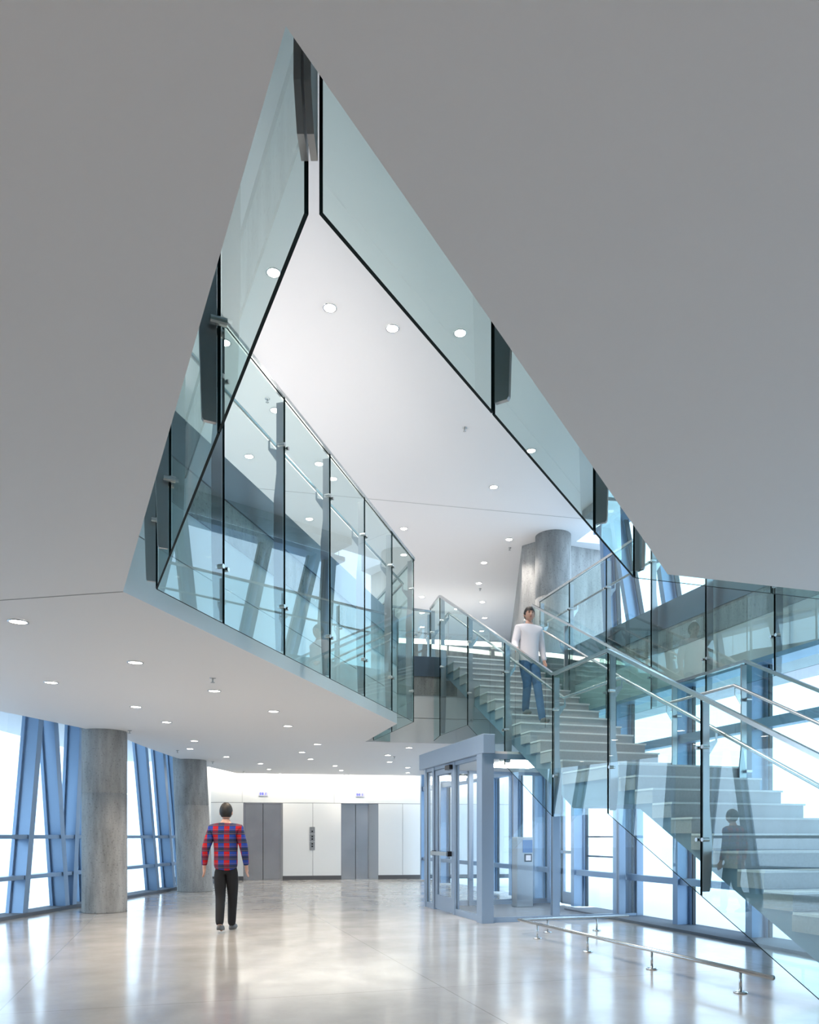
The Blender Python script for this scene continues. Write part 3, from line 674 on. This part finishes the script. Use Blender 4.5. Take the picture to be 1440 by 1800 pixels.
# header box along the door side
bevbox('header', vp(VL/2, 0.0, VH+0.15), DU*(VL/2+0.16), DR*0.10, Vector((0, 0, 0.15)), 0.008, M_VEST, ves, 1)
pane(ves, vp(0.11, 0, 0.1), vp(1.275, 0, 0.1), vp(1.275, 0, VH-0.06), vp(0.11, 0, VH-0.06), DR, 0.02, M_PANE, M_GASK)
pane(ves, vp(2.475, 0, 0.1), vp(VL-0.08, 0, 0.1), vp(VL-0.08, 0, VH-0.06), vp(2.475, 0, VH-0.06), DR, 0.02, M_PANE, M_GASK)
# door leaf in the left face
dl = mk('door_leaf', *boxdata(vp(1.44, 0, VH/2-0.02), DU*0.055, DR*0.025, Vector((0, 0, VH/2-0.05))), M_VEST, ves)
mk('door_stile', *boxdata(vp(2.32, 0, VH/2-0.02), DU*0.055, DR*0.025, Vector((0, 0, VH/2-0.05))), M_VEST, dl)
mk('door_rail', *boxdata(vp(1.88, 0, 0.15), DU*0.385, DR*0.025, Vector((0, 0, 0.13))), M_VEST, dl)
mk('door_rail', *boxdata(vp(1.88, 0, VH-0.12), DU*0.385, DR*0.025, Vector((0, 0, 0.05))), M_VEST, dl)
pane(dl, vp(1.495, 0, 0.28), vp(2.265, 0, 0.28), vp(2.265, 0, VH-0.17), vp(1.495, 0, VH-0.17), DR, 0.02, M_PANE, M_GASK, 'door_pane')
mk('push_bar', *boxdata(vp(1.92, -0.10, 1.05), DU*0.44, DR*0.025, Vector((0, 0, 0.035))), M_STEEL, dl)
for t in (1.5, 2.34): mk('push_bar_mount', *boxdata(vp(t, -0.055, 1.05), DU*0.03, DR*0.04, Vector((0, 0, 0.045))), M_BLACK, dl)
mk('door_closer', *boxdata(vp(1.52, -0.06, VH-0.08), DU*0.12, DR*0.035, Vector((0, 0, 0.04))), M_BLACK, dl)
# front face
for w in (1.22, 2.43, VW-0.03): vpost(0.0, w, 0.09, sw=0.12)
vrail(0, 0.1, 0, VW, VH-0.03, 0.08); vrail(0, 0.1, 0, VW, 0.04, 0.08)
for w0, w1 in ((0.1, 1.16), (1.28, 2.37), (2.49, VW-0.09)): pane(ves, vp(0, w0, 0.08), vp(0, w1, 0.08), vp(0, w1, VH-0.07), vp(0, w0, VH-0.07), DU, 0.02, M_PANE, M_GASK)
# rear face
for w in (0.9, 1.85, VW-0.03): vpost(VL-0.03, w, 0.09)
vrail(VL, 0, VL, VW, VH-0.03); vrail(VL, 0, VL, VW, 0.05, 0.10)
for w0, w1 in ((0.06, 0.86), (0.95, 1.80), (1.90, VW-0.08)): pane(ves, vp(VL, w0, 0.1), vp(VL, w1, 0.1), vp(VL, w1, VH-0.06), vp(VL, w0, VH-0.06), DU, 0.02, M_PANE, M_GASK)
mk('ceiling_panel', *boxdata(vp(VL/2, VW/2, VH+0.025), DU*(VL/2+0.03), DR*(VW/2-0.06), Vector((0, 0, 0.025))), M_WHITE, ves)
mk('ceiling_lamp', *boxdata(vp(VL/2-0.3, VW/2-0.2, VH-0.012), DU*0.7, DR*0.45, Vector((0, 0, 0.012))), M_LAMP, ves)
mk('floor_mat', *boxdata(vp(VL/2, VW/2-0.05, 0.006), DU*(VL/2-0.25), DR*(VW/2-0.3), Vector((0, 0, 0.006))), M_GRILLE, ves)
# access terminal inside
kt, kw = 2.25, 1.70
ke = thing('access_terminal', 'slim steel access terminal with a blue screen standing inside the vestibule', 'terminal', tuple(vp(kt, kw, 0.012)))
bevbox('terminal_body', vp(kt, kw, 0.68), DR*0.17, DU*0.12, Vector((0, 0, 0.666)), 0.015, M_FIN, ke)
mk('screen', *boxdata(vp(kt-0.122, kw+0.05, 1.17), DR*0.10, DU*0.006, Vector((0, 0, 0.12))), M_SCREEN, ke)
rd = mk('card_reader', *boxdata(vp(kt-0.124, kw+0.06, 0.95), DR*0.075, DU*0.008, Vector((0, 0, 0.075))), M_BLACK, ke)
mk('reader_face', *boxdata(vp(kt-0.135, kw+0.06, 0.95), DR*0.05, DU*0.004, Vector((0, 0, 0.05))), M_LCD, rd)
# ------------------------------------------------------------------ low floor rail under the stair
C0 = Vector((1.53, 10.70, 0)); C1 = Vector((2.98, 6.29, 0)); C2 = Vector((3.20, 11.22, 0)); ZR = 0.195
lr = thing('floor_rail', 'low L shaped steel guard rail on the floor under the stair', 'rail', (2.0, 9.0, 0))
tube('rail_tube', [v3(C1, ZR), v3(C0, ZR), v3(C2, ZR)], 0.021, M_STEEL, lr, 14)
for p in [C0 + (C1-C0)*k for k in (0.115, 0.385, 0.65, 0.92)] + [C0 + (C2-C0)*k for k in (0.25, 0.70)]:
    po = lathe('rail_post', v3(p, 0), [(0.013, 0.012), (0.013, ZR-0.015)], M_STEEL, lr, 12)
    lathe('post_base', v3(p, 0), [(0.058, 0.0), (0.058, 0.008), (0.05, 0.014), (0.02, 0.016)], M_STEEL, po, 20)

# ------------------------------------------------------------------ downlights and sprinklers
def ceil_at(x, y, z): k = (z-EYE)*F/(HY-y); return Vector((ray(x)*k, k, z))
proto = {}
def lamp_meshes(kind, lens):
    n = 20; R = 0.085
    def ringmesh(nm, prof, m):
        v = []; f = []
        for r, z in prof:
            for j in range(n): a = 2*math.pi*j/n; v.append((r*math.cos(a), r*math.sin(a), z))
        for i in range(len(prof)-1):
            for j in range(n): f.append((i*n+j, i*n+(j+1) % n, (i+1)*n+(j+1) % n, (i+1)*n+j))
        me = bpy.data.meshes.new(nm); me.from_pydata(v, [], f); me.materials.append(m)
        for p in me.polygons: p.use_smooth = True
        return me
    trim = ringmesh('lamp_trim', [(R, -0.0005), (R+0.004, -0.008), (R-0.008, -0.012), (R-0.014, -0.004)], M_FIN)
    me = bpy.data.meshes.new('lamp_lens'); me.from_pydata([(math.cos(2*math.pi*j/n)*(R-0.012), math.sin(2*math.pi*j/n)*(R-0.012), z) for z in (-0.0015, -0.0055) for j in range(n)], [],
        [tuple(range(n-1, -1, -1))[::-1], tuple(range(2*n-1, n-1, -1))] + [(j, (j+1) % n, (j+1) % n+n, j+n) for j in range(n)])
    me.materials.append(lens)
    return trim, me
LM = {'n': lamp_meshes('n', M_LAMP), 'b': lamp_meshes('b', M_BURST)}
def downlight(loc, label, group, kind='n', energy=40, color=(1.0, 0.83, 0.66)):
    o = thing('downlight', label, 'downlight', loc, group)
    for nm, me in zip(('lamp_trim', 'lamp_lens'), LM[kind]):
        c = bpy.data.objects.new(nm, me); COL.objects.link(c); c.parent = o
    if energy:
        l = bpy.data.lights.new('downlight_lamp', 'SPOT'); l.energy = energy; l.spot_size = math.radians(115); l.spot_blend = 0.8; l.shadow_soft_size = 0.07; l.color = color
        lo = bpy.data.objects.new('downlight_lamp', l); COL.objects.link(lo); lo.parent = o; lo.location = (0, 0, -0.03)
low = [(32, 1092), (90, 1199), (238, 1164), (377, 1214), (239, 1242), (293, 1269), (481, 1250), (506, 1276), (342, 1302), (334, 1316), (558, 1308), (719, 1314), (398, 1330), (458, 1342), (473, 1352), (493, 1360), (546, 1334), (531, 1322), (589, 1346), (600, 1354), (609, 1362), (682, 1327), (685, 1339), (717, 1349), (717, 1358)]
low.sort(key=lambda p: p[1])
for i, (x, y) in enumerate(low):
    downlight(ceil_at(x, y, ZS), 'round recessed downlight in the lower white ceiling, %s nearest to the viewer' % ORD[i], 'lower ceiling downlights', 'n', 110 if y < 1290 else 36)
up = [(481, 479, 'b'), (580, 541, 'b'), (690, 577, 'b'), (809, 585, 'b'), (484, 721, 'n'), (934, 792, 'n'), (438, 802, 'n'), (561, 815, 'n'), (868, 856, 'n'), (544, 912, 'n'), (710, 929, 'n'), (895, 948, 'n'), (710, 975, 'n'), (851, 989, 'n'), (842, 1025, 'n'), (742, 1049, 'n'), (848, 1058, 'n'), (803, 1070, 'n'), (742, 1077, 'n'), (852, 1086, 'n'), (742, 1102, 'n'), (847, 1109, 'n'), (395, 602, 'n')]
up.sort(key=lambda p: p[1])
for i, (x, y, k) in enumerate(up):
    downlight(ceil_at(x, y, ZC), 'round recessed downlight in the upper white ceiling, %s nearest to the viewer' % ORD[i] if k == 'n' else 'glaring round downlight in the upper ceiling, %s from the left of four bright ones' % ORD[[481, 580, 690, 809].index(x)], 'upper ceiling downlights', k, 390 if k == 'b' else (120 if y < 960 else 45), (1.0, 0.91, 0.84))
def sprinkler(loc, label, group):
    o = thing('sprinkler_head', label, 'sprinkler', loc, group)
    x = Vector(loc)
    lathe('escutcheon', x, [(0.04, 0.0), (0.036, -0.006), (0.012, -0.010)], M_STEEL, o, 14)
    lathe('nozzle', x, [(0.010, -0.008), (0.010, -0.045), (0.006, -0.05)], M_FIN, o, 10)
    lathe('deflector', x, [(0.026, -0.052), (0.026, -0.056)], M_FIN, o, 12)
spl = sorted([(374, 1192), (228, 1284), (312, 1319), (374, 1339), (428, 1356), (693, 1330)], key=lambda p: p[1])
for i, (x, y) in enumerate(spl): sprinkler(ceil_at(x, y, ZS), 'tiny sprinkler head in the lower ceiling, %s nearest to the viewer' % ORD[i], 'lower ceiling sprinklers')
spu = sorted([(470, 701), (817, 752), (896, 963), (844, 1035)], key=lambda p: p[1])
for i, (x, y) in enumerate(spu): sprinkler(ceil_at(x, y, ZC), 'tiny sprinkler head in the upper ceiling, %s nearest to the viewer' % ORD[i], 'upper ceiling sprinklers')
# added fill lamps, unseen behind the viewer, to brighten the near ceiling
for i, (x, y) in enumerate(((-3.5, -2.0), (4.5, -2.0))):
    downlight((x, y, ZS), 'added fill downlight, unseen, in the lower ceiling behind the viewer, %s' % ORD[i], 'added fill lights behind the viewer', 'n', 600, (1.0, 0.74, 0.52))

# ------------------------------------------------------------------ people
def skin_mesh(verts, edges, radii, root=0, sub=2):
    me = bpy.data.meshes.new('tmp'); me.from_pydata(verts, edges, [])
    o = bpy.data.objects.new('tmp', me); COL.objects.link(o)
    m = o.modifiers.new('s', 'SKIN'); m.use_smooth_shade = True
    me.skin_vertices[0].data[0].use_root = False
    for i, r in enumerate(radii):
        sv = me.skin_vertices[0].data[i]; sv.radius = r if isinstance(r, tuple) else (r, r); sv.use_root = (i == root)
    s = o.modifiers.new('u', 'SUBSURF'); s.levels = sub; s.render_levels = sub
    dg = bpy.context.evaluated_depsgraph_get(); ev = o.evaluated_get(dg); em = ev.to_mesh()
    V = [v.co.copy() for v in em.vertices]; Fc = [tuple(p.vertices) for p in em.polygons]
    ev.to_mesh_clear(); bpy.data.objects.remove(o); bpy.data.meshes.remove(me)
    return V, Fc
def ell(c, r, nu=20, nv=14, fn=None):
    V = []; Fc = []
    for i in range(nv+1):
        th = math.pi*i/nv
        for j in range(nu):
            a = 2*math.pi*j/nu
            p = Vector((math.sin(th)*math.cos(a), math.sin(th)*math.sin(a), math.cos(th)))
            if fn: p = fn(p)
            V.append(Vector(c) + Vector((p.x*r[0], p.y*r[1], p.z*r[2])))
    for i in range(nv):
        for j in range(nu): Fc.append((i*nu+j, (i+1)*nu+j, (i+1)*nu+(j+1) % nu, i*nu+(j+1) % nu))
    return V, Fc
def join(*parts):
    V = []; Fc = []
    for v, f in parts:
        n = len(V); V += v; Fc += [tuple(i+n for i in ff) for ff in f]
    return V, Fc
def person(label, base, face, H, arms, legs, mats, headturn=0.0):
    """face: heading angle (0 = +y). arms/legs: joints in local coords for a 1.80 m figure, x to the person's right, y forward"""
    k = H/1.80
    o = thing('person', label, 'person', base)
    rot = Matrix.Rotation(face, 3, 'Z'); B = Vector(base)
    def out(V): return [B + rot @ (Vector(v)*k) for v in V]
    # body: torso, neck, arms with hands, legs, feet
    V = [(0, 0, 0.96), (0, 0.005, 1.12), (0, 0.0, 1.34), (0, -0.01, 1.485), (0, 0.0, 1.55), (0, 0.012, 1.62)]
    E = [(0, 1), (1, 2), (2, 3), (3, 4), (4, 5)]; R = [(0.11, 0.085), (0.115, 0.09), (0.145, 0.10), 0.075, 0.056, 0.054]
    def add(p, r, par): V.append(tuple(p)); R.append(r); E.append((par, len(V)-1)); return len(V)-1
    for side, (sh, el, wr, hd) in arms.items():
        s = 1 if side == 'r' else -1
        i = add(sh, 0.058, 3); i = add(el, 0.042, i); i = add(wr, 0.029, i)
        w, h = Vector(wr), Vector(hd); d = (h-w).normalized()
        fw = Vector((0, 1, 0)); fw = (fw - d*fw.dot(d)).normalized(); inn = d.cross(fw)*s
        palm = w + d*0.075; pi = add(palm, (0.026, 0.026), i)
        add(w + d*0.045 + fw*0.032, 0.011, i)
        ti = len(V)-1; ti = add(w + d*0.075 + fw*0.045 + inn*0.008, 0.010, ti); add(w + d*0.105 + fw*0.043 + inn*0.012, 0.008, ti)
        for q, ln in zip((0.030, 0.010, -0.010, -0.028), (0.070, 0.078, 0.072, 0.055)):
            f1 = add(palm + d*0.018 + fw*q, 0.0105, pi); f2 = add(palm + d*(0.018+ln*0.5) + fw*q + inn*0.006, 0.009, f1); add(palm + d*(0.018+ln) + fw*q*0.95 + inn*0.022, 0.0075, f2)
    for side, (hp, kn, an, to) in legs.items():
        i = add(hp, 0.07, 0); i = add(kn, 0.05, i); i = add(an, 0.038, i); i = add((Vector(an)*0.4 + Vector(to)*0.6), 0.034, i); add(to, 0.028, i)
    bv = skin_mesh(V, E, R)
    def headfn(p):
        q = p.copy()
        if q.z < 0: q.x *= 1 - 0.28*(-q.z)**1.3; q.y = q.y*(1 - 0.12*(-q.z)) + 0.10*(-q.z)
        if q.y > 0.82 and abs(q.x) < 0.5: q.y = 0.82 + (q.y-0.82)*0.6
        return q
    hc = Vector((0, 0.022, 1.695)); hr = Matrix.Rotation(headturn, 3, 'Z')
    parts = [ell((0, 0, 0), (0.083, 0.104, 0.124), 24, 18, headfn)]
    parts.append(ell((0, 0.102, -0.018), (0.013, 0.020, 0.028), 10, 8)); parts.append(ell((0, 0.097, 0.004), (0.009, 0.012, 0.03), 10, 8))
    for s in (-1, 1): parts.append(ell((0.085*s, -0.008, -0.012), (0.010, 0.019, 0.032), 10, 8))
    hv, hf = join(*parts); hv = [hc + hr @ v for v in hv]
    bv = join(bv, (hv, hf))
    body_ = mk('body', out(bv[0]), bv[1], mats['skin'], o, smooth=True)
    # face details
    for s in (-1, 1):
        ev = ell((0.033*s, 0.092, 0.012), (0.011, 0.008, 0.007), 10, 8); mk('eye', out([hc + hr @ v for v in ev[0]]), ev[1], M_BLACK, body_, smooth=True)
        ev = ell((0.033*s, 0.096, 0.032), (0.018, 0.006, 0.004), 10, 6); mk('eyebrow', out([hc + hr @ v for v in ev[0]]), ev[1], M_HAIR, body_, smooth=True)
    ev = ell((0, 0.097, -0.058), (0.022, 0.008, 0.006), 12, 8); mk('mouth', out([hc + hr @ v for v in ev[0]]), ev[1], plain('lips', (0.42, 0.16, 0.15), 0.5) if 'lips' not in MATS else MATS['lips'], body_, smooth=True)
    # hair cap
    hv, hf = ell((0, -0.004, 0.006), (0.092, 0.114, 0.133), 28, 20, headfn)
    keep = []
    for f in hf:
        c = sum((hv[i] for i in f), Vector())/4
        lim = 0.045 if c.y > 0.055 else (-0.015 if c.y > 0.0 else -0.075)
        if c.z > lim: keep.append(f)
    n0 = len(hv); hv2 = hv + [v*0.93 for v in hv]; keep2 = keep + [tuple(i+n0 for i in f[::-1]) for f in keep]
    mk('hair', out([hc + hr @ v for v in hv2]), keep2, M_HAIR, o, smooth=True)
    # shirt
    V = [(0, 0, 0.845), (0, 0.0, 0.96), (0, 0.005, 1.14), (0, 0.0, 1.34), (0, -0.008, 1.475), (0, -0.002, 1.545)]
    E = [(0, 1), (1, 2), (2, 3), (3, 4), (4, 5)]; R = [(0.172, 0.14), (0.186, 0.145), (0.178, 0.132), (0.196, 0.138), (0.115, 0.09), (0.063, 0.062)]
    for side, (sh, el, wr, hd) in arms.items():
        i = add(sh, 0.086, 4); mid = (Vector(sh)+Vector(el))/2; i = add(mid, 0.072, i); i = add(el, 0.063, i); i = add(Vector(el)*0.15 + Vector(wr)*0.85, 0.044, i); add(Vector(el)*0.02 + Vector(wr)*0.98, 0.042, i)
    sv = skin_mesh(V, E, R); mk('shirt', out(sv[0]), sv[1], mats['shirt'], o, smooth=True)
    # trousers
    V = [(0, 0, 1.04), (0, 0, 0.94)]; E = [(0, 1)]; R = [(0.150, 0.115), (0.158, 0.125)]
    for side, (hp, kn, an, to) in legs.items():
        hp, kn, an = Vector(hp), Vector(kn), Vector(an)
        i = add(hp + Vector((0, 0, -0.05)), 0.105, 1); i = add((hp+kn)/2, 0.096, i); i = add(kn, 0.076, i); i = add((kn+an)/2, 0.068, i); add(an + Vector((0, 0, -0.022)), 0.060, i)
    tv = skin_mesh(V, E, R); mk('trousers', out(tv[0]), tv[1], mats['trousers'], o, smooth=True)
    for side, (hp, kn, an, to) in legs.items():
        an, to = Vector(an), Vector(to); d = (to-an); d.z = 0; d.normalize(); r2 = Vector((-d.y, d.x, 0))
        pitch = (to.z - (an.z-0.055))
        c = an - Vector((0, 0, 0.042)) + d*0.075 + Vector((0, 0, pitch*0.5))
        def fn(p):
            q = p.copy()
            if q.z < -0.35: q.z = -0.35
            if q.y > 0: q.z *= 1 - 0.45*q.y; q.x *= 1 + 0.08*q.y
            return q
        V_, F_ = ell((0, 0, 0), (0.050, 0.142, 0.068), 18, 12, fn)
        V_ = [c + r2*v.x + d*v.y + Vector((0, 0, v.z + pitch*v.y/0.28)) for v in V_]
        mk('shoe', out(V_), F_, mats['shoe'], o, smooth=True)
    return o
# person walking away in the hall
arms = {'r': ((0.185, -0.01, 1.455), (0.265, -0.02, 1.17), (0.285, 0.04, 0.93), (0.285, 0.07, 0.80)), 'l': ((-0.185, -0.01, 1.455), (-0.275, -0.04, 1.17), (-0.305, 0.0, 0.93), (-0.31, 0.02, 0.80))}
legs = {'r': ((0.085, 0, 0.94), (0.075, 0.10, 0.50), (0.045, 0.16, 0.075), (0.055, 0.32, 0.03)), 'l': ((-0.085, 0, 0.94), (-0.075, 0.0, 0.50), (-0.035, -0.22, 0.12), (-0.04, -0.08, 0.03))}
person('person in a red and blue plaid shirt walking away across the hall', (-2.62, 10.95, 0.0), 0.0, 1.81, arms, legs, dict(skin=M_SKIN, shirt=M_PLAID, trousers=M_TROUS, shoe=M_SHOE))
# person coming down the stair, right hand on the rail
kstep = 6
ap, bp_ = LA + (kstep-0.45)*T2, 0.40
base = sp(ap, bp_, 2.25 + RR2*kstep)
arms = {'r': ((0.185, 0.0, 1.455), (0.265, 0.02, 1.19), (0.335, 0.22, 1.055), (0.36, 0.32, 1.01)), 'l': ((-0.185, -0.01, 1.455), (-0.255, -0.03, 1.17), (-0.275, 0.03, 0.93), (-0.275, 0.06, 0.80))}
legs = {'r': ((0.085, 0, 0.94), (0.085, 0.13, 0.52), (0.07, 0.01, 0.075), (0.07, 0.16, 0.03)), 'l': ((-0.085, 0, 0.94), (-0.08, 0.17, 0.46), (-0.075, T2+0.02, 0.075-RR2), (-0.08, T2+0.17, 0.03-RR2))}
base = base + DU*(0.02)
person('person in a white shirt and blue jeans coming down the stair', tuple(base), math.pi + math.atan2(-DU.x, DU.y), 1.78, arms, legs, dict(skin=M_SKIN, shirt=M_SHIRT, trousers=M_JEANS, shoe=M_SHOE), headturn=-0.15)
